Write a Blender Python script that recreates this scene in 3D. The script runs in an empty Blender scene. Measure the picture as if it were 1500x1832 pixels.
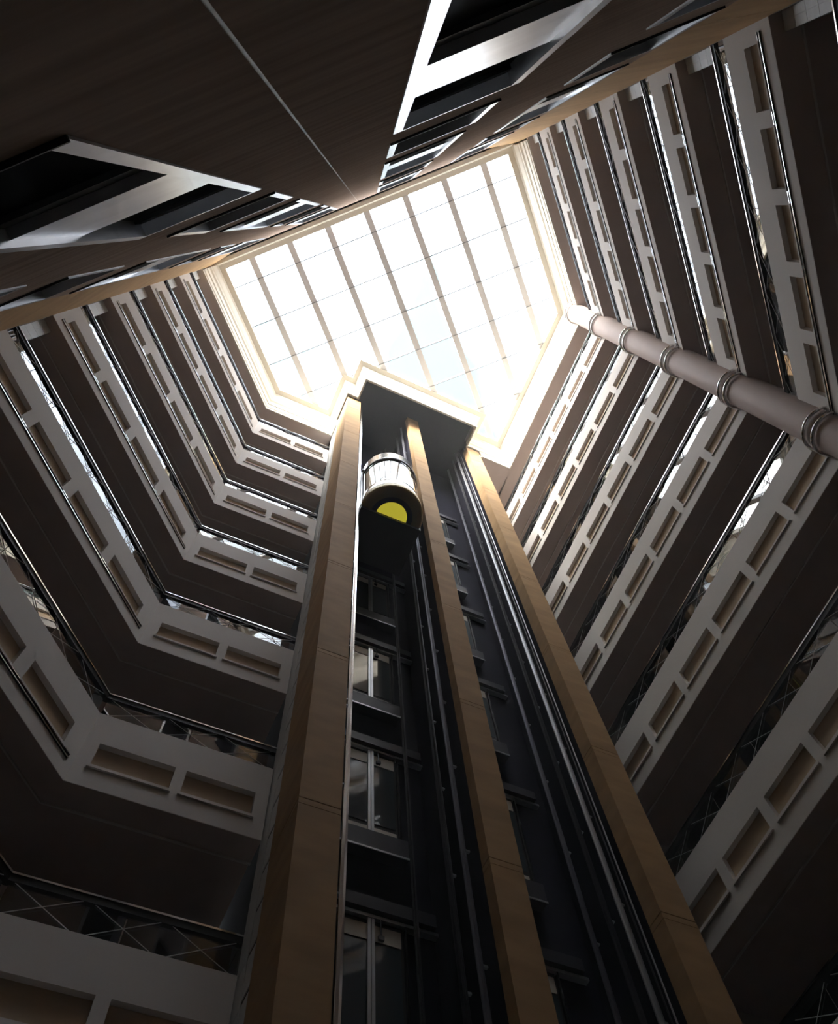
import bpy, math, random
from mathutils import Vector, Matrix
random.seed(7)
S2 = math.sqrt(0.5)
scene = bpy.context.scene
col = scene.collection

# ------------------------------------------------------------------ camera
EYE = 1.6                                  # the phone is 1.6 m above the atrium floor (z = 0)
R = ((0.93377757, -0.35051783, -0.07208823),
     (0.35315247, 0.87007155, 0.34388783),
     (-0.0578169, -0.34657288, 0.93623952))
cam_data = bpy.data.cameras.new('camera')
cam = bpy.data.objects.new('camera', cam_data)
col.objects.link(cam)
cam.matrix_world = Matrix(((R[0][0], -R[0][1], -R[0][2], 0), (R[1][0], -R[1][1], -R[1][2], 0),
                           (R[2][0], -R[2][1], -R[2][2], EYE), (0, 0, 0, 1)))
cam_data.sensor_fit = 'HORIZONTAL'
cam_data.sensor_width = 36.0
cam_data.lens = 36.0 * 1425 / 1500
cam_data.clip_start = 0.02
cam_data.clip_end = 500
scene.camera = cam

# ------------------------------------------------------------------ sky and exposure
SKY = 6.7
world = bpy.data.worlds.new('sky')
scene.world = world
world.use_nodes = True
wt = world.node_tree
wt.nodes.clear()
w_out = wt.nodes.new('ShaderNodeOutputWorld')
w_bg = wt.nodes.new('ShaderNodeBackground')
# hazy bright sky: luminance of a physical sky with the sun behind thin cloud, nearly neutral in colour,
# with a little pale blue between soft clouds
w_sky = wt.nodes.new('ShaderNodeTexSky')
w_sky.sky_type = 'NISHITA'
w_sky.sun_disc = False
w_sky.sun_elevation = math.radians(27)
w_sky.sun_rotation = math.radians(197)
w_sky.air_density = 1.0
w_sky.dust_density = 6.0
w_sky.ozone_density = 1.0
w_bw = wt.nodes.new('ShaderNodeRGBToBW')
w_tc = wt.nodes.new('ShaderNodeTexCoord')
w_map = wt.nodes.new('ShaderNodeMapping')
w_map.inputs['Location'].default_value = (0.075, 0.0, 0.0)
w_noise = wt.nodes.new('ShaderNodeTexNoise')
w_noise.inputs['Scale'].default_value = 1.6
w_noise.inputs['Detail'].default_value = 4.0
w_ramp = wt.nodes.new('ShaderNodeValToRGB')
w_ramp.color_ramp.elements[0].position = 0.35
w_ramp.color_ramp.elements[0].color = (0.150, 0.180, 0.168, 1)
w_ramp.color_ramp.elements[1].position = 0.45
w_ramp.color_ramp.elements[1].color = (1.0, 0.985, 0.96, 1)
w_mul = wt.nodes.new('ShaderNodeVectorMath')
w_mul.operation = 'MULTIPLY'
wt.links.new(w_sky.outputs['Color'], w_bw.inputs['Color'])
wt.links.new(w_tc.outputs['Generated'], w_map.inputs['Vector'])
wt.links.new(w_map.outputs['Vector'], w_noise.inputs['Vector'])
wt.links.new(w_noise.outputs['Fac'], w_ramp.inputs['Fac'])
wt.links.new(w_ramp.outputs['Color'], w_mul.inputs[0])
w_mix = wt.nodes.new('ShaderNodeMix')
w_mix.data_type = 'RGBA'
w_mix.inputs['Factor'].default_value = 0.30
wt.links.new(w_bw.outputs['Val'], w_mix.inputs[6])
wt.links.new(w_sky.outputs['Color'], w_mix.inputs[7])
wt.links.new(w_mix.outputs[2], w_mul.inputs[1])
wt.links.new(w_mul.outputs['Vector'], w_bg.inputs['Color'])
w_bg.inputs['Strength'].default_value = SKY
wt.links.new(w_bg.outputs['Background'], w_out.inputs['Surface'])

scene.view_settings.view_transform = 'Standard'
scene.view_settings.look = 'None'
scene.view_settings.exposure = 0.0
scene.view_settings.gamma = 1.0
scene.view_settings.use_curve_mapping = False
try:
    scene.cycles.max_bounces = 8
    scene.cycles.diffuse_bounces = 4
    scene.cycles.glossy_bounces = 4
    scene.cycles.transparent_max_bounces = 24
    scene.cycles.caustics_reflective = False
    scene.cycles.caustics_refractive = False
    scene.cycles.sample_clamp_indirect = 6.0
except Exception:
    pass

# ------------------------------------------------------------------ materials
def new_mat(name):
    m = bpy.data.materials.new(name)
    m.use_nodes = True
    nt = m.node_tree
    nt.nodes.clear()
    out = nt.nodes.new('ShaderNodeOutputMaterial')
    return m, nt, out

def surf(name, c, rough=0.7, metal=0.0, spec=0.4, var=0.06, scale=(3, 3, 3), detail=4, bump=0.0):
    """Principled surface whose colour wanders a little with a procedural noise."""
    m, nt, out = new_mat(name)
    p = nt.nodes.new('ShaderNodeBsdfPrincipled')
    tc = nt.nodes.new('ShaderNodeTexCoord')
    mp = nt.nodes.new('ShaderNodeMapping')
    mp.inputs['Scale'].default_value = scale
    nz = nt.nodes.new('ShaderNodeTexNoise')
    nz.inputs['Scale'].default_value = 1.0
    nz.inputs['Detail'].default_value = detail
    rp = nt.nodes.new('ShaderNodeValToRGB')
    rp.color_ramp.elements[0].position = 0.3
    rp.color_ramp.elements[1].position = 0.7
    rp.color_ramp.elements[0].color = tuple(max(0, v * (1 - var)) for v in c) + (1,)
    rp.color_ramp.elements[1].color = tuple(min(1, v * (1 + var)) for v in c) + (1,)
    g = nt.nodes.new('ShaderNodeNewGeometry')
    nt.links.new(g.outputs['Position'], mp.inputs['Vector'])
    nt.links.new(mp.outputs['Vector'], nz.inputs['Vector'])
    nt.links.new(nz.outputs['Fac'], rp.inputs['Fac'])
    nt.links.new(rp.outputs['Color'], p.inputs['Base Color'])
    p.inputs['Roughness'].default_value = rough
    p.inputs['Metallic'].default_value = metal
    p.inputs['Specular IOR Level'].default_value = spec
    if bump:
        b = nt.nodes.new('ShaderNodeBump')
        b.inputs['Strength'].default_value = bump
        nt.links.new(nz.outputs['Fac'], b.inputs['Height'])
        nt.links.new(b.outputs['Normal'], p.inputs['Normal'])
    nt.links.new(p.outputs['BSDF'], out.inputs['Surface'])
    return m

def glow(name, c, e):
    m = surf(name, c, 0.35, var=0.03)
    p = [n for n in m.node_tree.nodes if n.type == 'BSDF_PRINCIPLED'][0]
    p.inputs['Emission Color'].default_value = c + (1,)
    p.inputs['Emission Strength'].default_value = e
    return m

def thin_glass(name, tint, refl_scale, ior=1.5, rough=0.0, const=0.0):
    m, nt, out = new_mat(name)
    tr = nt.nodes.new('ShaderNodeBsdfTransparent')
    tr.inputs['Color'].default_value = tint + (1,)
    gl = nt.nodes.new('ShaderNodeBsdfGlossy')
    gl.inputs['Roughness'].default_value = rough
    gl.inputs['Color'].default_value = (1, 1, 1, 1)
    fr = nt.nodes.new('ShaderNodeFresnel')
    fr.inputs['IOR'].default_value = ior
    ml = nt.nodes.new('ShaderNodeMath')
    ml.operation = 'MULTIPLY_ADD'
    ml.inputs[1].default_value = refl_scale
    ml.inputs[2].default_value = const
    ml.use_clamp = True
    mx = nt.nodes.new('ShaderNodeMixShader')
    nt.links.new(fr.outputs['Fac'], ml.inputs[0])
    nt.links.new(ml.outputs[0], mx.inputs['Fac'])
    nt.links.new(tr.outputs['BSDF'], mx.inputs[1])
    nt.links.new(gl.outputs['BSDF'], mx.inputs[2])
    nt.links.new(mx.outputs['Shader'], out.inputs['Surface'])
    return m

def dark_pane(name, c, fac, rough=0.03):
    """Dark glazing seen against an unlit room: a dark body with a fixed mirror share."""
    m, nt, out = new_mat(name)
    df = nt.nodes.new('ShaderNodeBsdfDiffuse')
    df.inputs['Color'].default_value = c + (1,)
    gl = nt.nodes.new('ShaderNodeBsdfGlossy')
    gl.inputs['Roughness'].default_value = rough
    mx = nt.nodes.new('ShaderNodeMixShader')
    mx.inputs['Fac'].default_value = fac
    nt.links.new(df.outputs['BSDF'], mx.inputs[1])
    nt.links.new(gl.outputs['BSDF'], mx.inputs[2])
    nt.links.new(mx.outputs['Shader'], out.inputs['Surface'])
    return m

M = {}
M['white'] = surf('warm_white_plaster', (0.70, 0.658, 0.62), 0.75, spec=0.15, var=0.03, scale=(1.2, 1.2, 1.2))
M['cornice'] = surf('cream_plaster', (0.66, 0.62, 0.54), 0.75, spec=0.1, var=0.02)
M['panel'] = surf('tan_recess_panel', (0.54, 0.42, 0.295), 0.7, spec=0.1, var=0.10, scale=(2, 2, 5))
M['soffit'] = surf('brown_soffit', (0.60, 0.505, 0.465), 0.85, spec=0.1, var=0.04)
M['soffit_trim'] = surf('grey_soffit_trim', (0.80, 0.75, 0.71), 0.7)
M['stone'] = surf('honey_sandstone', (0.43, 0.275, 0.14), 0.7, spec=0.12, var=0.13, scale=(1.1, 1.1, 4.0), detail=6)
M['tan'] = surf('tan_stone', (0.47, 0.30, 0.15), 0.7, spec=0.12, var=0.12, scale=(1.0, 1.0, 2.5))
M['veneer'] = surf('dark_brown_veneer', (0.40, 0.315, 0.265), 0.95, spec=0.0, var=0.16, scale=(0.5, 0.5, 9.0), detail=5)
M['seam'] = surf('pale_seam_strip', (0.55, 0.52, 0.48), 0.5, var=0.3, scale=(4, 4, 6))
M['alu'] = surf('brushed_aluminium', (0.66, 0.67, 0.70), 0.33, metal=1.0, var=0.10, scale=(1.5, 1.5, 3.0))
M['chrome'] = surf('polished_steel', (0.80, 0.80, 0.80), 0.12, metal=1.0, var=0.02)
M['steel'] = surf('dull_steel', (0.50, 0.51, 0.53), 0.35, metal=1.0, var=0.05)
M['rail'] = surf('oiled_rail_steel', (0.22, 0.22, 0.25), 0.4, metal=1.0, var=0.05)
M['rod'] = surf('pale_steel_rod', (0.62, 0.62, 0.62), 0.4, metal=0.3, var=0.02)
M['black'] = surf('black_metal', (0.012, 0.012, 0.013), 0.5, spec=0.2, var=0.1)
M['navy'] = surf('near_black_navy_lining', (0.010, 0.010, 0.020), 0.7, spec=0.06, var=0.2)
M['graphite'] = surf('graphite_metal', (0.028, 0.028, 0.034), 0.45, spec=0.3, var=0.1)
M['tile'] = surf('white_wall_tile', (0.72, 0.72, 0.70), 0.45, var=0.06, scale=(2, 2, 6))
M['grout'] = surf('dark_joint', (0.05, 0.05, 0.05), 0.9)
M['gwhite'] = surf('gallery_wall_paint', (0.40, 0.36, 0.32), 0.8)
M['floor'] = surf('dark_polished_floor', (0.20, 0.175, 0.15), 0.35, var=0.2)
M['mauve'] = surf('mauve_column_plaster', (0.50, 0.40, 0.36), 0.7, var=0.03)
M['beam'] = surf('skylight_beam_paint', (0.80, 0.79, 0.80), 0.6, var=0.02)
M['bar'] = surf('glazing_bar', (0.25, 0.26, 0.27), 0.5)
M['gold'] = surf('dark_gold_metal', (0.16, 0.115, 0.03), 0.4, metal=0.7, var=0.1)
M['yellow'] = glow('lit_yellow_panel', (0.80, 0.70, 0.05), 0.5)
M['beige'] = surf('beige_door_strip', (0.62, 0.56, 0.47), 0.5, var=0.03)
M['guard'] = thin_glass('guard_glass', (0.80, 0.86, 0.85), 1.6, 1.6)
M['sky_glass'] = thin_glass('skylight_glass', (0.97, 0.98, 0.98), 0.4, 1.45)
M['cab_glass'] = thin_glass('cab_glass', (0.75, 0.80, 0.82), 1.6, 1.7, const=0.12)
M['pane'] = dark_pane('smoked_window_pane', (0.008, 0.008, 0.010), 0.004, 0.15)
M['door_glass'] = dark_pane('teal_door_glass', (0.045, 0.06, 0.065), 0.14, 0.04)

# ------------------------------------------------------------------ helpers
def mesh_from(name, verts, faces, mat, smooth=False):
    me = bpy.data.meshes.new(name)
    me.from_pydata([tuple(v) for v in verts], [], faces)
    me.materials.append(mat)
    if smooth:
        for p in me.polygons:
            p.use_smooth = True
    me.update()
    return me

class MB:
    def __init__(self):
        self.v, self.f = [], []
    def quad(self, a, b, c, d):
        i = len(self.v)
        self.v += [a, b, c, d]
        self.f.append((i, i + 1, i + 2, i + 3))
    def poly(self, pts):
        i = len(self.v)
        self.v += pts
        self.f.append(tuple(range(i, i + len(pts))))
    def hexa(self, p):
        """8 points: bottom 4 counter-clockwise, then top 4."""
        i = len(self.v)
        self.v += p
        for q in ((3, 2, 1, 0), (4, 5, 6, 7), (0, 1, 5, 4), (1, 2, 6, 5), (2, 3, 7, 6), (3, 0, 4, 7)):
            self.f.append(tuple(i + k for k in q))
        return self
    def box(self, x0, x1, y0, y1, z0, z1):
        return self.hexa([(x0, y0, z0), (x1, y0, z0), (x1, y1, z0), (x0, y1, z0),
                          (x0, y0, z1), (x1, y0, z1), (x1, y1, z1), (x0, y1, z1)])
    def mbox(self, s0, s1, o0, o1, z0, z1, ta=0.0, tb=0.0):
        """box along a facade whose ends are mitred: s ends shift with the outward offset o."""
        return self.hexa([(s0 - o0 * ta, o0, z0), (s1 + o0 * tb, o0, z0), (s1 + o1 * tb, o1, z0), (s0 - o1 * ta, o1, z0),
                          (s0 - o0 * ta, o0, z1), (s1 + o0 * tb, o0, z1), (s1 + o1 * tb, o1, z1), (s0 - o1 * ta, o1, z1)])
    def tube(self, a, b, r, n=6):
        a, b = Vector(a), Vector(b)
        d = (b - a).normalized()
        x = d.orthogonal().normalized()
        y = d.cross(x)
        i = len(self.v)
        for q in (a, b):
            for k in range(n):
                t = 2 * math.pi * k / n
                self.v.append(tuple(q + (x * math.cos(t) + y * math.sin(t)) * r))
        for k in range(n):
            self.f.append((i + k, i + (k + 1) % n, i + n + (k + 1) % n, i + n + k))
        self.f.append(tuple(i + k for k in reversed(range(n))))
        self.f.append(tuple(i + n + k for k in range(n)))
        return self
    def lathe(self, prof, n=48, a0=0.0, a1=2 * math.pi):
        """surface of revolution about z; prof = [(r, z)...]"""
        full = abs(a1 - a0 - 2 * math.pi) < 1e-6
        i = len(self.v)
        m = n if full else n + 1
        for r, z in prof:
            for k in range(m):
                t = a0 + (a1 - a0) * k / n
                self.v.append((r * math.cos(t), r * math.sin(t), z))
        for j in range(len(prof) - 1):
            for k in range(n):
                k2 = (k + 1) % m
                self.f.append((i + j * m + k, i + j * m + k2, i + (j + 1) * m + k2, i + (j + 1) * m + k))
        return self
    def mesh(self, name, mat, smooth=False):
        return mesh_from(name, self.v, self.f, mat, smooth)

def add(name, me, parent=None, loc=(0, 0, 0), rz=0.0):
    o = bpy.data.objects.new(name, me)
    col.objects.link(o)
    if parent is not None:
        o.parent = parent
    o.location = loc
    if rz:
        o.rotation_euler = (0, 0, rz)
    return o

def thing(name, label, cat, loc, rz=0.0, group=None):
    o = add(name, None, None, loc, rz)
    o.empty_display_size = 0.2
    o['label'] = label
    o['category'] = cat
    if group:
        o['group'] = group
    return o

def structure(name, label, me=None, loc=(0, 0, 0), rz=0.0, cat=None):
    o = add(name, me, None, loc, rz)
    o['kind'] = 'structure'
    o['label'] = label
    if cat:
        o['category'] = cat
    return o

F = 3.5                                         # storey height
def lev(k):
    """height of the underside of the k-th parapet below the cornice (k = 0 is the cornice itself)"""
    return (8.45 - k) * F + EYE
def UV(u, v):
    """tower frame (45 degrees to the hall) -> plan"""
    return ((u + v) * S2, (u - v) * S2)
ORD = {1: 'topmost', 2: 'second', 3: 'third', 4: 'fourth', 5: 'fifth', 6: 'sixth', 7: 'seventh'}
NLEV = 7
Z_T = lev(0)
Z_GLASS = 31.5 + EYE

# ------------------------------------------------------------------ facades of the hall (plan)
A0, A1, A2 = (-6.16, -0.50), (-6.16, 4.86), (-4.28, 6.74)
B2, B1, B0 = (0.244, 12.02), (5.97, 6.03), (5.95, -0.46)
T_LEFT = math.tan(math.radians(22.5))
T_RIGHT = math.tan(math.radians(21.85))
FAC = {}
def facade(key, p, q, ta, tb, recesses, strip):
    dx, dy = q[0] - p[0], q[1] - p[1]
    L = math.hypot(dx, dy)
    FAC[key] = dict(p=p, L=L, rz=math.atan2(dy, dx), ta=ta, tb=tb, rec=recesses, strip=strip)
facade('left', A0, A1, 0, T_LEFT, [(0.22 + 1.265 * i, 0.22 + 1.265 * i + 1.05) for i in range(4)], True)
facade('short', A1, A2, T_LEFT, 0, [(0.20, 1.28), (1.44, 2.46)], False)
LR = math.hypot(B2[0] - B1[0], B2[1] - B1[1])
facade('long', B2, B1, 0, T_RIGHT, [(LR - 0.27 - 1.245 * i - 1.055, LR - 0.27 - 1.245 * i) for i in reversed(range(6))], False)
LU = math.hypot(B0[0] - B1[0], B0[1] - B1[1])
facade('right', B1, B0, T_RIGHT, 0, [(LU - 0.26 - 1.135 * i - 0.89, LU - 0.26 - 1.135 * i) for i in reversed(range(5))], True)
SIDE = {'left': 'on the left facade', 'short': 'on the short facade beside the lift tower',
        'long': 'on the long facade right of the tower', 'right': 'on the upper right facade'}
GAL = 2.3                                       # gallery depth
FH = 1.47                                       # parapet height
REC_Z = (0.43, 0.86)

# ------------------------------------------------------------------ room shell
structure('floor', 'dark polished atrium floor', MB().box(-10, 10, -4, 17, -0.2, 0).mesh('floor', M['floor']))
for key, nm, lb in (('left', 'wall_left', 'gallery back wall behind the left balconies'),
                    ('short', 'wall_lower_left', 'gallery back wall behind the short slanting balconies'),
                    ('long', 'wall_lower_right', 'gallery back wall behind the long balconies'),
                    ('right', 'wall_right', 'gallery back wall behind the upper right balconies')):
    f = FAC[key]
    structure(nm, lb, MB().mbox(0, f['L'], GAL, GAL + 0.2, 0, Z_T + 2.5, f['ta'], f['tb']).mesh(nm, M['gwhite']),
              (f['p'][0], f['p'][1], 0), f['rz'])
    # slab over the top gallery
    structure('ceiling_' + nm[5:], 'brown soffit under the cornice, ' + SIDE[key],
              MB().mbox(0, f['L'], 0.02, GAL, Z_T, Z_T + 0.3, f['ta'], f['tb']).mesh('ceiling', M['soffit']),
              (f['p'][0], f['p'][1], 0), f['rz'])

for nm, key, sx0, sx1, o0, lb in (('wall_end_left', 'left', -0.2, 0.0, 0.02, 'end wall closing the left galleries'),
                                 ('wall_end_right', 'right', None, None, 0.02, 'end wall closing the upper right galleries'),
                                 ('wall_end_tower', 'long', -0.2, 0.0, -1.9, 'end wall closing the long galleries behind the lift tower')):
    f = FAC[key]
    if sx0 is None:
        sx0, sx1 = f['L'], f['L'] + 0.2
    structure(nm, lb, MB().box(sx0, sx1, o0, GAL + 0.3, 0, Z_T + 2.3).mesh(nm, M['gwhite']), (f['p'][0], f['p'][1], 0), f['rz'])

# the flat wall behind the viewer with its two veneer panels, split by a pale vertical seam
WY = -0.665
SEAM = -0.212
WZ1 = 31.35 + EYE
win_cols = [(-5.05, -3.66), (-2.35, -0.945), (0.52, 1.90), (3.24, 4.60)]
win_rows = []
for g in range(-1, 3):
    b = g * 10.5
    win_rows.append((3.34 + b + EYE, 9.0 + b + EYE, True))
    win_rows.append((10.25 + b + EYE, 12.6 + b + EYE, False))
win_rows = [(a, b, d) for a, b, d in win_rows if a > 0.2 and b < WZ1 - 0.3]
wall_back = structure('wall_back', 'flat dark brown veneered wall rising behind the viewer', None, (0, WY, 0))
def wall_panel(x0, x1):
    m = MB()
    xs = sorted({x0, x1} | {v for c in win_cols for v in c if x0 < v < x1})
    zs = sorted({0.0, WZ1} | {v for r in win_rows for v in r[:2]})
    for i in range(len(xs) - 1):
        for j in range(len(zs) - 1):
            cx, cz = (xs[i] + xs[i + 1]) / 2, (zs[j] + zs[j + 1]) / 2
            if any(c[0] < cx < c[1] for c in win_cols) and any(r[0] < cz < r[1] for r in win_rows):
                continue
            m.quad((xs[i + 1], 0, zs[j]), (xs[i], 0, zs[j]), (xs[i], 0, zs[j + 1]), (xs[i + 1], 0, zs[j + 1]))
    return m.mesh('panel', M['veneer'])
add('panel', wall_panel(-5.2, SEAM - 0.008), wall_back)
add('panel', wall_panel(SEAM + 0.008, 4.76), wall_back)
sm = add('seam_strip', MB().box(SEAM - 0.012, SEAM + 0.012, -0.03, -0.006, 0, WZ1).mesh('seam', M['seam']), wall_back)
sm['label'] = 'pale vertical seam between the two brown panels'
# backing behind the wall so that nothing shines through
add('backing', MB().box(-5.3, 4.9, -0.6, -0.5, 0, WZ1 + 0.6).mesh('backing', M['black']), wall_back)
# tan stone returns at both ends of that wall
def tan_return(nm, p, q, lb):
    dx, dy = q[0] - p[0], q[1] - p[1]
    L = math.hypot(dx, dy)
    s = structure(nm, lb, None, (p[0], p[1], 0), math.atan2(dy, dx))
    n = 10
    for i in range(n):
        z0 = i * WZ1 / n
        add('stone_panel', MB().box(0, L, 0, 0.25, z0 + 0.004, z0 + WZ1 / n - 0.004).mesh('stone_panel', M['tan']), s)
tan_return('wall_tan_left', (-6.16, -0.50), (-5.2, WY), 'tan stone strip between the brown wall and the left balconies')
tan_return('wall_tan_right', (4.76, WY), (5.95, -0.46), 'tan stone strip between the brown wall and the upper right balconies')
bpy.data.objects['wall_tan_left'].rotation_euler[2] += 0
for nm in ('wall_tan_left', 'wall_tan_right'):
    for c in bpy.data.objects[nm].children:
        c.location = (0, -0.25, 0)

# windows of that wall
WCOL = ['outer left', 'inner left', 'inner right', 'outer right']
wn = 0
for ci, (x0, x1) in enumerate(win_cols):
    for ri, (z0, z1, double) in enumerate(win_rows):
        wn += 1
        w = structure('window_%d' % wn, 'aluminium framed %s window, %s column of the brown wall, %s row from the floor'
                      % ('double-height' if double else 'single-height', WCOL[ci], ['first', 'second', 'third', 'fourth', 'fifth', 'sixth', 'seventh'][ri]),
                      None, ((x0 + x1) / 2, WY, z0))
        hw, h = (x1 - x0) / 2, z1 - z0
        P, D = 0.015, -0.16                     # proud of the veneer / depth of the glass
        fr = MB()
        fr.box(-hw, -hw + 0.10, D, P, 0, h)
        fr.box(hw - 0.10, hw, D, P, 0, h)
        fr.box(-hw + 0.10, hw - 0.10, D, P, h - 0.05, h)
        add('frame', fr.mesh('frame', M['alu']), w)
        add('sill', MB().box(-hw, hw, D, P + 0.012, -0.02, 0.0).mesh('sill', M['black']), w)  # bottom of the frame, coloured black for the shade on its underside
        iw = hw - 0.10
        if double:
            s0, s1 = h * 0.41, h * 0.66
            add('spandrel', MB().box(-iw, iw, D, -0.035, s0, s1).mesh('spandrel', M['alu']), w)
            cuts = [(0.0, s0), (s1, h - 0.05)]
        else:
            cuts = [(0.0, h - 0.05)]
        for a, b in cuts:
            add('pane', MB().box(-iw, iw, D - 0.01, D + 0.01, a, b).mesh('pane', M['pane']), w)
            add('head_shade_band', MB().box(-iw, iw, D, D + 0.05, b - 0.22, b).mesh('head_shade_band', M['black']), w)  # black strip standing in for the shade under head and spandrel

# ------------------------------------------------------------------ balconies
def fascia_mesh(f):
    m = MB()
    L, ta, tb = f['L'], f['ta'], f['tb']
    z0, z1 = REC_Z
    D = 0.10
    xs = [0.0]
    for a, b in f['rec']:
        xs += [a, b]
    xs.append(L)
    # front face below and above the recesses, piers between them
    m.quad((0, 0, 0), (L, 0, 0), (L, 0, z0), (0, 0, z0))
    m.quad((0, 0, z1), (L, 0, z1), (L, 0, FH), (0, 0, FH))
    for i in range(0, len(xs), 2):
        m.quad((xs[i], 0, z0), (xs[i + 1], 0, z0), (xs[i + 1], 0, z1), (xs[i], 0, z1))
    for a, b in f['rec']:                        # reveals
        m.quad((a, 0, z0), (b, 0, z0), (b, D, z0), (a, D, z0))
        m.quad((b, 0, z1), (a, 0, z1), (a, D, z1), (b, D, z1))
        m.quad((a, 0, z1), (a, 0, z0), (a, D, z0), (a, D, z1))
        m.quad((b, 0, z0), (b, 0, z1), (b, D, z1), (b, D, z0))
    W = 0.16
    m.quad((0, 0, FH), (L, 0, FH), (L + W * tb, W, FH), (-W * ta, W, FH))
    m.quad((L + W * tb, W, 0), (-W * ta, W, 0), (-W * ta, W, FH), (L + W * tb, W, FH))
    m.quad((L, 0, 0), (0, 0, 0), (-W * ta, W, 0), (L + W * tb, W, 0))
    m.quad((0, 0, FH), (-W * ta, W, FH), (-W * ta, W, 0), (0, 0, 0))
    m.quad((L, 0, 0), (L + W * tb, W, 0), (L + W * tb, W, FH), (L, 0, FH))
    return m.mesh('fascia', M['white'])

for key, f in FAC.items():
    L, ta, tb = f['L'], f['ta'], f['tb']
    me_f = fascia_mesh(f)
    me_s = MB().mbox(0, L, 0.004, 0.42, -0.006, 0.02, ta, tb).mesh('soffit', M['soffit'])
    me_s2 = MB().mbox(0, L, 0.42, GAL, 0.055, 0.25, ta, tb).mesh('soffit_inner', M['soffit'])
    me_t = MB().mbox(0, L, 0.405, 0.43, -0.035, 0.05, ta, tb).mesh('soffit_trim', M['soffit_trim'])
    rl = [b - a for a, b in f['rec']]
    me_p = [MB().box(-w / 2, w / 2, 0.09, 0.11, REC_Z[0], REC_Z[1]).mesh('panel', M['panel']) for w in rl]
    me_l = [MB().box(-w / 2 - 0.03, w / 2 + 0.03, -0.03, 0.0, REC_Z[0] - 0.085, REC_Z[0] - 0.05).mesh('sill', M['white']) for w in rl]
    me_c = MB().box(0.12, L - 0.12, -0.026, -0.012, 0.348, 0.358).mesh('steel_strip', M['chrome'])
    me_c2 = MB().box(0.12, L - 0.12, -0.026, -0.012, 0.292, 0.302).mesh('steel_strip', M['chrome'])
    me_c3 = MB().box(0.12, L - 0.12, -0.012, 0.0, 0.285, 0.36).mesh('strip_back', M['graphite'])
    # railing meshes
    zr0, zr1 = FH, 1.93
    npane = max(2, round(L / 1.25))
    pw = L / npane
    me_g = MB().box(0.008, pw - 0.008, 0.07, 0.082, zr0, zr1).mesh('glass_pane', M['guard'])
    nx = max(3, round(L / 0.8))
    xw = L / nx
    me_r1 = MB().tube((0.02, 0.045, zr0), (xw - 0.02, 0.045, zr1), 0.0055).mesh('rod', M['rod'])
    me_r2 = MB().tube((xw - 0.02, 0.055, zr0), (0.02, 0.055, zr1), 0.0055).mesh('rod', M['rod'])
    me_b = MB().mbox(0, L, 0.035, 0.125, zr1 - 0.03, zr1 + 0.055, ta, tb).mesh('under_rail', M['black'])
    hr = MB()
    hr.mbox(0, L, 0.018, 0.12, zr1 + 0.056, zr1 + 0.082, ta, tb)
    me_h = hr.mesh('handrail', M['chrome'])
    for k in range(1, NLEV + 1):
        loc = (f['p'][0], f['p'][1], lev(k))
        t = thing('balcony', '%s white balcony parapet from the skylight, %s' % (ORD[k], SIDE[key]), 'balcony', loc, f['rz'],
                  'balcony parapets around the atrium')
        add('fascia', me_f, t)
        add('soffit', me_s, t)
        add('soffit_inner', me_s2, t)
        add('soffit_trim', me_t, t)
        for i, (a, b) in enumerate(f['rec']):
            p = add('panel', me_p[i], t, ((a + b) / 2, 0, 0))
            add('sill', me_l[i], t, ((a + b) / 2, 0, 0))
        if f['strip']:
            add('steel_strip', me_c, t)
            add('steel_strip', me_c2, t)
            add('strip_back', me_c3, t)
        g = thing('glass_railing', 'glass railing of the %s balcony down, %s' % (ORD[k], SIDE[key]),
                  'railing', loc, f['rz'], 'glass railings around the atrium')
        for i in range(npane):
            add('glass_pane', me_g, g, (i * pw, 0, 0))
        for i in range(nx):
            add('rod', me_r1, g, (i * xw, 0, 0))
            add('rod', me_r2, g, (i * xw, 0, 0))
        add('under_rail', me_b, g)
        add('handrail', me_h, g)

# tiled white piers at the wall ends of the left and upper right galleries
me_tile = MB().box(0.004, 0.126, -0.015, 0.0, 0.004, 0.296).mesh('tile', M['tile'])
for key in ('left', 'right'):
    f = FAC[key]
    for k in range(0, NLEV):
        z0 = lev(k + 1) + 0.25
        z1 = lev(k) - 0.004
        sx = 0.0 if key == 'left' else f['L'] - 0.264
        o = Matrix.Rotation(f['rz'], 4, 'Z') @ Vector((sx, 0.2, 0))
        t = thing('tile_pier', 'white tiled pier between %s and %s %s'
                  % ('the cornice' if k == 0 else '%s' % ORD[k], '%s balcony' % ORD[k + 1], SIDE[key]),
                  'pier', (f['p'][0] + o.x, f['p'][1] + o.y, z0), f['rz'], 'white tiled piers at the gallery ends')
        h = z1 - z0
        add('core', MB().box(0, 0.26, 0, 1.6, 0, h).mesh('core', M['tile']), t)
        nr = int(h / 0.3)
        for r in range(nr):
            for c in range(2):
                add('tile', me_tile, t, (c * 0.13, 0, h - 0.3 * (r + 1)))

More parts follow.
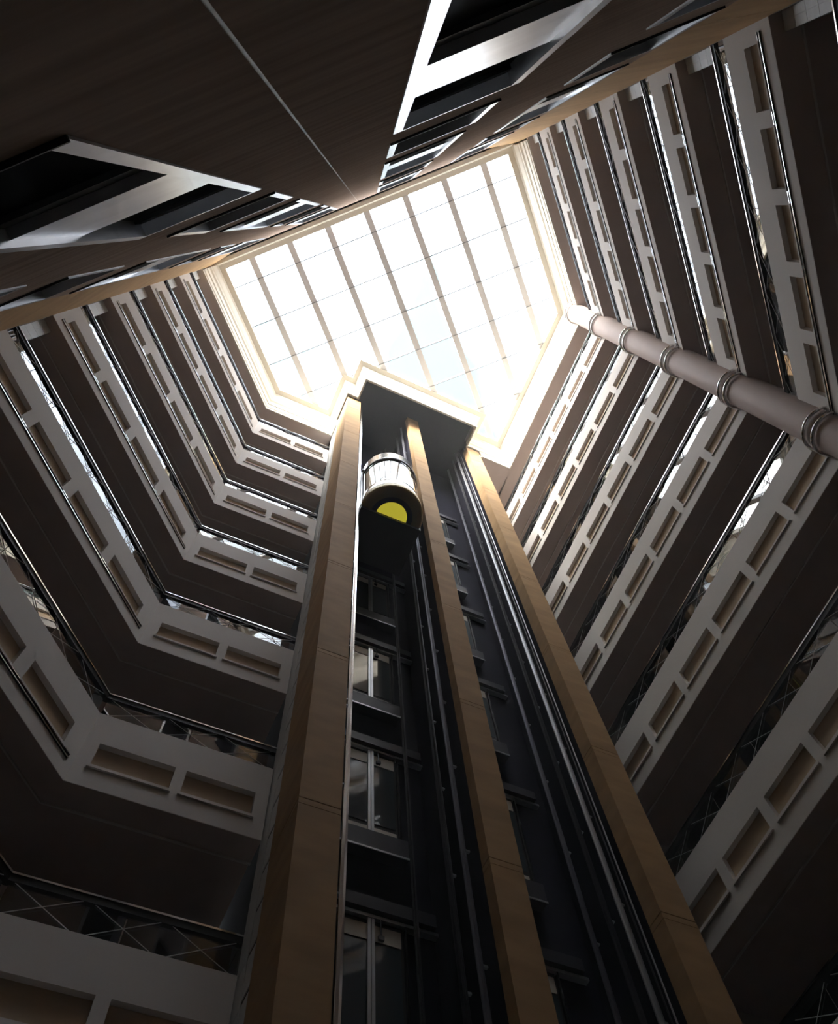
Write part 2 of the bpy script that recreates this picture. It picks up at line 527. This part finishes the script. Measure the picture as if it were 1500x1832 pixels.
# ------------------------------------------------------------------ round column with ring pairs
CX, CY, CR = 5.93, 5.83, 0.34
cl = thing('round_column', 'round mauve column with pairs of steel rings in the right corner', 'column', (CX, CY, 0))
add('column_shaft', MB().lathe([(CR, 0), (CR, Z_T + 1.0)], 40).mesh('column_shaft', M['mauve'], True), cl)
ring = MB()
n1, n2 = 40, 8
rr = CR + 0.045
for i in range(n1):
    for j in range(n2):
        a, b = 2 * math.pi * i / n1, 2 * math.pi * j / n2
        ring.v.append(((rr + 0.032 * math.cos(b)) * math.cos(a), (rr + 0.032 * math.cos(b)) * math.sin(a), 0.032 * math.sin(b)))
for i in range(n1):
    for j in range(n2):
        ring.f.append((i * n2 + j, ((i + 1) % n1) * n2 + j, ((i + 1) % n1) * n2 + (j + 1) % n2, i * n2 + (j + 1) % n2))
me_ring = ring.mesh('ring', M['chrome'], True)
for k in range(0, NLEV + 1):
    for d in (0.30, 0.60):
        add('ring', me_ring, cl, (0, 0, lev(k) + d))

# ------------------------------------------------------------------ cornice and skylight
PV = -6.28                                      # front plane of the tower piers
def P2(u, v):
    return UV(u, v)
path = [  # (plan point, lower edge height), counter-clockwise seen from above is not required
    (A0[0], A0[1] + 0.04, 29.575), (A1[0], A1[1], 29.575), (A2[0] - 0.0, A2[1], 29.575),
    P2(1.745, -7.32) + (29.575,), P2(1.745, -7.28) + (30.25,), P2(1.745, -6.20) + (30.25,), P2(2.17, -6.20) + (30.25,),
    P2(2.17, -5.42) + (30.25,), P2(6.80, -5.42) + (30.25,), P2(6.80, -6.26) + (30.25,), P2(7.36, -6.26) + (30.25,), P2(7.40, -6.26) + (29.575,)]
# meet of the v = -6.26 line with the long facade
nx_, ny_ = 0.7230440, 0.6908020
dd = 8.4821
u_, v_ = 0.0, -6.26
# nx*(u+v)*S2 + ny*(u-v)*S2 = dd
u_ = (dd / S2 - v_ * (nx_ - ny_)) / (nx_ + ny_)
path += [P2(u_, -6.26) + (29.575,), (B1[0], B1[1], 29.575), (B0[0], B0[1] + 0.06, 29.575), (B0[0], B0[1] + 0.02, 31.3),
         (B0[0], WY, 31.3), (A0[0], WY, 31.3), (A0[0], A0[1] + 0.005, 31.3)]
def offset_path(pts, o):
    """inward offset of the closed clockwise path (interior on the right of travel)"""
    n = len(pts)
    out = []
    for i in range(n):
        p0, p1, p2 = Vector(pts[i - 1][:2]), Vector(pts[i][:2]), Vector(pts[(i + 1) % n][:2])
        d1, d2 = (p1 - p0).normalized(), (p2 - p1).normalized()
        n1_, n2_ = Vector((d1.y, -d1.x)), Vector((d2.y, -d2.x))
        b = (n1_ + n2_)
        if b.length < 1e-6:
            b = n1_
        b = b.normalized()
        out.append(p1 + b * (o / max(0.3, b.dot(n1_))))
    return out
PROF = [(-0.02, 29.575), (0.03, 29.575), (0.03, 29.70), (0.0, 29.74), (0.0, 29.86), (0.03, 29.90), (0.03, 30.25), (0.06, 30.27), (0.06, 30.36),
        (0.03, 30.40), (0.03, 30.78), (0.09, 30.84), (0.09, 30.98), (0.13, 31.05), (0.20, 31.30), (0.25, 31.36), (0.25, 31.42), (0.44, 31.46), (0.44, 31.75)]
cor = MB()
n = len(path)
rows = []
for o, z in PROF:
    pts = offset_path(path, o)
    zz = [max(z, p[2]) for p in path]
    rows.append([(q.x, q.y, h + EYE) for q, h in zip(pts, zz)])
for a, b in zip(rows[:-1], rows[1:]):
    for i in range(n):
        j = (i + 1) % n
        cor.quad(a[i], a[j], b[j], b[i])
structure('trim_1', 'cream moulded cornice running round the foot of the skylight and over the lift tower', cor.mesh('cornice', M['cornice']))
# closing fascia behind the cornice, above the galleries
inner = offset_path(path, 0.44)

# soffit between the right pier of the tower and the long facade
sf = MB()
q = [P2(7.30, -6.27), P2(u_ + 0.02, -6.27), P2(u_ + 0.3, -10), P2(7.30, -10)]
sf.hexa([(x, y, Z_T) for x, y in reversed(q)] + [(x, y, Z_T + 0.2) for x, y in reversed(q)])
structure('ceiling_tower_side', 'brown soffit between the lift tower and the long facade', sf.mesh('ceiling', M['soffit']))
# roof over everything outside the skylight opening
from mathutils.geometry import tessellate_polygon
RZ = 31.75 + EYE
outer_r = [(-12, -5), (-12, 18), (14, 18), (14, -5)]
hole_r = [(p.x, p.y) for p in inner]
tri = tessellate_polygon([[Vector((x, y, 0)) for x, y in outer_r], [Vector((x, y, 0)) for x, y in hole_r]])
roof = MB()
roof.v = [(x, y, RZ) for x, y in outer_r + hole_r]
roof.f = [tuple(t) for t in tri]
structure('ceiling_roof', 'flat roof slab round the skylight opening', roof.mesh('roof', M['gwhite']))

sky = thing('skylight', 'large glazed skylight over the atrium with seven pale beams', 'skylight', (0, 0, Z_GLASS))
GX = [-4.663 + 1.5365 * i for i in range(7)]
GY = [0.541 + 1.553 * j for j in range(7)]
poly = [(p.x, p.y) for p in inner]
def inside(x, y, pg):
    c = False
    for i in range(len(pg)):
        (x1, y1), (x2, y2) = pg[i], pg[i - 1]
        if (y1 > y) != (y2 > y) and x < (x2 - x1) * (y - y1) / (y2 - y1) + x1:
            c = not c
    return c
me_cache = {}
xs = [-6.2] + GX + [6.1]
ys = [-0.5] + GY + [11.4]
for i in range(len(xs) - 1):
    for j in range(len(ys) - 1):
        x0, x1, y0, y1 = xs[i], xs[i + 1], ys[j], ys[j + 1]
        hit = any(inside(x0 + (x1 - x0) * a / 6, y0 + (y1 - y0) * b / 6, poly) for a in range(7) for b in range(7))
        if not hit:
            continue
        kx = (round(x1 - x0, 3), round(y1 - y0, 3))
        if kx not in me_cache:
            me_cache[kx] = MB().box(0.01, kx[0] - 0.01, 0.01, kx[1] - 0.01, 0.30, 0.31).mesh('pane', M['sky_glass'])
        add('pane', me_cache[kx], sky, (x0, y0, 0))
def span(fn, lo, hi):
    t = [lo + (hi - lo) * i / 400 for i in range(401)]
    ok = [v for v in t if fn(v)]
    return min(ok), max(ok)
for x in GX:
    y0, y1 = span(lambda y: inside(x, y, poly), -1, 13)
    add('beam', MB().box(-0.115, 0.115, y0 - 0.35, y1 + 0.35, 0.02, 0.28).mesh('beam', M['beam']), sky, (x, 0, 0))
for y in GY:
    try:
        x0, x1 = span(lambda x: inside(x, y, poly), -7, 7)
    except ValueError:
        continue
    add('glazing_bar', MB().box(x0 - 0.3, x1 + 0.3, -0.016, 0.016, 0.0, 0.03).mesh('glazing_bar', M['bar']), sky, (0, y, 0))

# ------------------------------------------------------------------ lift tower
TR = math.pi / 4                                # tower local x = u, local y = -v
def tower_thing(name, label, cat, u, v, z, group=None):
    x, y = UV(u, v)
    return thing(name, label, cat, (x, y, z), TR, group)
def tower_struct(name, label, me, u=0, v=0, z=0):
    x, y = UV(u, v)
    return structure(name, label, me, (x, y, z), TR)

# stone piers, one block per storey
J0 = 7.77 + EYE
for nm, u0, u1, dep, ztop in (('the left one beside the tiled wall', 1.76, 2.30, 0.98, 30.3 + EYE), ('the middle one between the two shafts', 4.29, 4.755, 0.20, 31.12 + EYE),
                              ('the right one beside the long balconies', 6.81, 7.35, 0.30, 30.3 + EYE)):
    t = tower_thing('stone_pier', 'tall honey sandstone pier of the lift tower, ' + nm, 'pier', u0, PV, 0, 'stone piers of the lift tower')
    zs = [0.0] + [J0 - F + F * i for i in range(-1, 9) if 0.5 < J0 - F + F * i < ztop - 0.3] + [ztop]
    zs = sorted(set(zs))
    add('core', MB().box(0.015, u1 - u0 - 0.015, 0.015, dep - 0.01, 0, ztop).mesh('core', M['grout']), t)
    for a, b in zip(zs[:-1], zs[1:]):
        if b - a > 1.0:                          # each storey: one tall block and a thin course at the joint
            add('block', MB().box(0, u1 - u0, 0, dep, a + 0.008, b - 0.105).mesh('block', M['stone']), t)
            add('block', MB().box(0, u1 - u0, 0, dep, b - 0.095, b - 0.008).mesh('block', M['stone']), t)
        else:
            add('block', MB().box(0, u1 - u0, 0, dep, a + 0.008, b - 0.008).mesh('block', M['stone']), t)

# tiled wall between the left pier and the short balconies
tw = tower_struct('wall_tile', 'white tiled wall with dark joints left of the lift tower', None, 1.77, -7.26)
add('core', MB().box(0.055, 0.4, 0, 3.2, 0, 30.2 + EYE).mesh('core', M['grout']), tw)
th = F / 6
add('joint_backing', MB().box(0.004, 0.06, 0.0, 0.29, 0, 30.2 + EYE).mesh('joint_backing', M['black']), tw)
me_ta = MB().box(-0.008, 0.003, 0.0, 0.27, 0.075, th).mesh('tile', M['tile'])
me_tb = MB().box(-0.008, 0.055, 0.295, 0.66, 0.006, th).mesh('tile', M['tile'])
nt_ = int((30.2 + EYE) / th)
for i in range(nt_):
    z = (5.97 + EYE) - 13 * th + i * th
    if z < 0:
        continue
    add('tile', me_ta, tw, (0, 0, z))
    add('tile', me_tb, tw, (0, 0, z))

# shaft lining
VB = -8.02
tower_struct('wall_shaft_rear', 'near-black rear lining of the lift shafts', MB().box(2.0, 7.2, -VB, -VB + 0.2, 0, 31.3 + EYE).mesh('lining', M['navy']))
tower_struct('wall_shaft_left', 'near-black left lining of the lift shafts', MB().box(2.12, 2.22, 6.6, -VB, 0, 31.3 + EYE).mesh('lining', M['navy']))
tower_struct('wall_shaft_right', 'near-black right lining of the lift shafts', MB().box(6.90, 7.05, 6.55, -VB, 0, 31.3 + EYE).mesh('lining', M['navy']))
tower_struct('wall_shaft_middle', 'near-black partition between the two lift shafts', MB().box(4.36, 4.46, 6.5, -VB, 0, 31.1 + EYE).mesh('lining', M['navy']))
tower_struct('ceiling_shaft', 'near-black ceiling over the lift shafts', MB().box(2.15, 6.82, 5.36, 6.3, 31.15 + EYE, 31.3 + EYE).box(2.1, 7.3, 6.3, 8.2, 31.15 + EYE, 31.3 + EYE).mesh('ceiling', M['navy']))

# lift landing doors
def landing_door_meshes():
    d = {}
    d['header'] = MB().box(-0.80, 0.92, -0.16, 0, 2.06, 2.26).mesh('header', M['graphite'])
    d['track'] = MB().box(-0.80, 1.0, -0.10, 0, 1.98, 2.03).mesh('track', M['steel'])
    d['sill'] = MB().box(-0.90, 0.55, -0.20, 0, -0.42, -0.06).mesh('sill', M['graphite'])
    d['sill_edge'] = MB().box(-0.90, 0.55, -0.215, -0.2, -0.44, -0.41).mesh('sill_edge', M['steel'])
    leaf = MB().box(0, 0.44, -0.05, -0.02, 0, 1.97)
    d['leaf'] = leaf.mesh('door_leaf', M['black'])
    d['glass'] = MB().box(0.03, 0.40, -0.062, -0.05, 0.26, 1.62).mesh('glass', M['door_glass'])
    d['top'] = MB().box(0.03, 0.41, -0.06, -0.05, 1.66, 1.90).mesh('top_strip', M['beige'])
    d['bot'] = MB().box(0.03, 0.41, -0.06, -0.05, 0.04, 0.18).mesh('bottom_strip', M['beige'])
    d['stile'] = MB().box(0, 0.045, -0.085, -0.05, -0.02, 2.0).mesh('stile', M['steel'])
    d['jamb'] = MB().box(0, 0.022, -0.10, -0.02, -0.03, 1.98).mesh('jamb', M['chrome'])
    d['latch'] = MB().tube((0.0, -0.10, 1.98), (0.02, -0.10, 1.70), 0.012).box(-0.03, 0.05, -0.12, -0.08, 1.66, 1.72).mesh('latch', M['graphite'])
    return d
DM = landing_door_meshes()
for shaft, uc, lows in (('left', 3.39, range(0, 6)), ('right', 5.675, range(0, 7))):
    for i in lows:
        zb = 2.48 + F * i + EYE
        t = tower_thing('lift_entrance', 'glazed two-leaf lift entrance in the %s shaft, %s from the floor'
                        % (shaft, ['first', 'second', 'third', 'fourth', 'fifth', 'sixth', 'seventh'][i]), 'lift entrance', uc, VB + 0.02, zb, 'lift landing doors')
        add('header', DM['header'], t)
        add('track', DM['track'], t)
        s = add('sill', DM['sill'], t)
        add('sill_edge', DM['sill_edge'], s)
        for x in (-0.46, 0.02):
            l = add('door_leaf', DM['leaf'], t, (x, 0, 0))
            add('glass', DM['glass'], l)
            add('top_strip', DM['top'], l)
            add('bottom_strip', DM['bot'], l)
        add('stile', DM['stile'], t, (-0.05, 0, 0))
        add('stile', DM['stile'], t, (0.005, 0, 0))
        add('jamb', DM['jamb'], t, (0.475, 0, 0))
        add('latch', DM['latch'], t, (0.12, 0, 0))

# guide rails, each a steel tee with a bracket per storey
def guide_rail(u, v, w, mat, label, side, brackets=True):
    t = tower_thing('guide_rail', label, 'guide rail', u, v, 0, 'guide rails in the lift shafts')
    m = MB().box(-w / 2, w / 2, -0.01, 0.01, 0, 30.9 + EYE)
    m.box(-0.012, 0.012, -0.06, 0.0, 0, 30.9 + EYE)
    add('rail', m.mesh('rail', mat), t)
    if brackets:
        bm = MB().box(min(0, side * 0.11), max(0, side * 0.11), -0.02, 0.02, -0.015, 0.015).mesh('bracket', M['steel'])
        for i in range(0, 17):
            add('bracket', bm, t, (0, 0.02, 1.2 + 1.75 * i))
guide_rail(2.385, -6.36, 0.07, M['chrome'], 'bright steel guide rail against the left stone pier', -1)
guide_rail(3.98, -7.80, 0.06, M['graphite'], 'thin dark guide rail right of the left shaft doors', 1, False)
guide_rail(4.225, -7.20, 0.09, M['graphite'], 'dark guide rail in the rear right of the left shaft', 1)
guide_rail(4.22, -6.76, 0.08, M['rail'], 'grey guide rail behind the middle stone pier', 1)
guide_rail(6.69, -7.60, 0.08, M['rail'], 'grey guide rail in the rear of the right shaft', 1)
guide_rail(6.68, -7.15, 0.08, M['graphite'], 'dark guide rail in the middle of the right shaft', 1)
guide_rail(6.66, -6.83, 0.08, M['steel'], 'bright guide rail near the front of the right shaft', 1)
for i, (u, v) in enumerate(((6.72, -6.72), (6.74, -6.66), (4.15, -7.0))):
    t = tower_thing('lift_cable', ['slack black lift cable beside the bright guide rail', 'thin black lift cable nearest the right pier',
                                   'thin black lift cable between the left shaft rails'][i], 'cable', u, v, 0)
    add('cable', MB().tube((0, 0, 0), (0, 0, 30.9 + EYE), 0.012, 8).mesh('cable', M['steel' if i == 1 else 'graphite']), t)

# ------------------------------------------------------------------ panoramic lift cab
cab = tower_thing('lift_cab', 'rounded glass lift cab with chrome bands and yellow underside', 'lift cab', 3.22, -6.22, 18.5 + EYE)
HC = math.pi                                     # front half faces local -y
def half(prof, n=40):
    return MB().lathe(prof, n, math.pi, 2 * math.pi)
RC = 0.75
add('top_band', half([(RC + 0.02, 2.62), (RC + 0.02, 3.15), (RC - 0.02, 3.15)]).mesh('top_band', M['chrome'], True), cab)
add('band_ring', half([(RC + 0.03, 2.50), (RC + 0.045, 2.53), (RC + 0.045, 2.60), (RC + 0.03, 2.63)]).mesh('band_ring', M['graphite'], True), cab)
add('glass_wall', half([(RC, 0.80), (RC, 2.52)]).mesh('glass_wall', M['cab_glass'], True), cab)
for a in (200, 235, 270, 305, 340):
    x, y = (RC - 0.02) * math.cos(math.radians(a)), (RC - 0.02) * math.sin(math.radians(a))
    add('mullion', MB().tube((x, y, 0.8), (x, y, 2.52), 0.016, 8).mesh('mullion', M['graphite']), cab)
add('lower_band', half([(RC + 0.005, 0.80), (RC + 0.015, 0.78), (RC + 0.015, 0.36), (RC + 0.005, 0.34)]).mesh('lower_band', M['chrome'], True), cab)
add('base_ring', half([(RC + 0.015, 0.36), (RC + 0.05, 0.32), (RC + 0.05, 0.10), (RC - 0.0, 0.04), (RC - 0.14, 0.0), (RC - 0.22, 0.02)]).mesh('base_ring', M['gold'], True), cab)
add('underside_rim', half([(RC - 0.22, 0.02), (RC - 0.36, 0.04)]).mesh('underside_rim', M['black']), cab)
und = MB()
und.poly([(0.395 * math.cos(math.pi + math.pi * i / 32), 0.395 * math.sin(math.pi + math.pi * i / 32), 0.03) for i in range(33)])
add('underside_disc', und.mesh('underside_disc', M['yellow']), cab)
add('platform', MB().box(-0.80, 0.80, 0.0, 1.35, -0.10, 0.2).mesh('platform', M['black']), cab)
add('back_panel', MB().box(-0.80, 0.80, 1.2, 1.35, 0.2, 3.1).mesh('back_panel', M['beige']), cab)
add('side_panel', MB().box(-0.80, -0.76, 0.05, 1.2, 0.2, 3.1).mesh('side_panel', M['steel']), cab)
add('side_panel', MB().box(0.76, 0.80, 0.05, 1.2, 0.2, 3.1).mesh('side_panel', M['steel']), cab)
roofm = MB().box(-0.80, 0.80, 0.0, 1.35, 3.0, 3.1)
roofm.poly([((RC - 0.01) * math.cos(math.pi + math.pi * i / 32), (RC - 0.01) * math.sin(math.pi + math.pi * i / 32), 3.05) for i in range(33)])
add('roof', roofm.mesh('roof', M['graphite']), cab)

# ------------------------------------------------------------------ added scattering volume, lifts the darks in place of lens glare
hz, hnt, hout = new_mat('thin_glare_veil')
vs = hnt.nodes.new('ShaderNodeVolumeScatter')
vs.inputs['Color'].default_value = (1.0, 0.97, 0.93, 1)
vs.inputs['Density'].default_value = 0.0037
vs.inputs['Anisotropy'].default_value = 0.2
hnt.links.new(vs.outputs['Volume'], hout.inputs['Volume'])
glare_veil = add('glare_veil', MB().box(-14, 15, -6, 19, -0.4, Z_GLASS + 1.5).mesh('glare_veil', hz))
glare_veil['kind'] = 'stuff'
glare_veil['label'] = 'added scattering veil in the atrium, standing in for lens glare'
glare_veil['category'] = 'glare_veil'
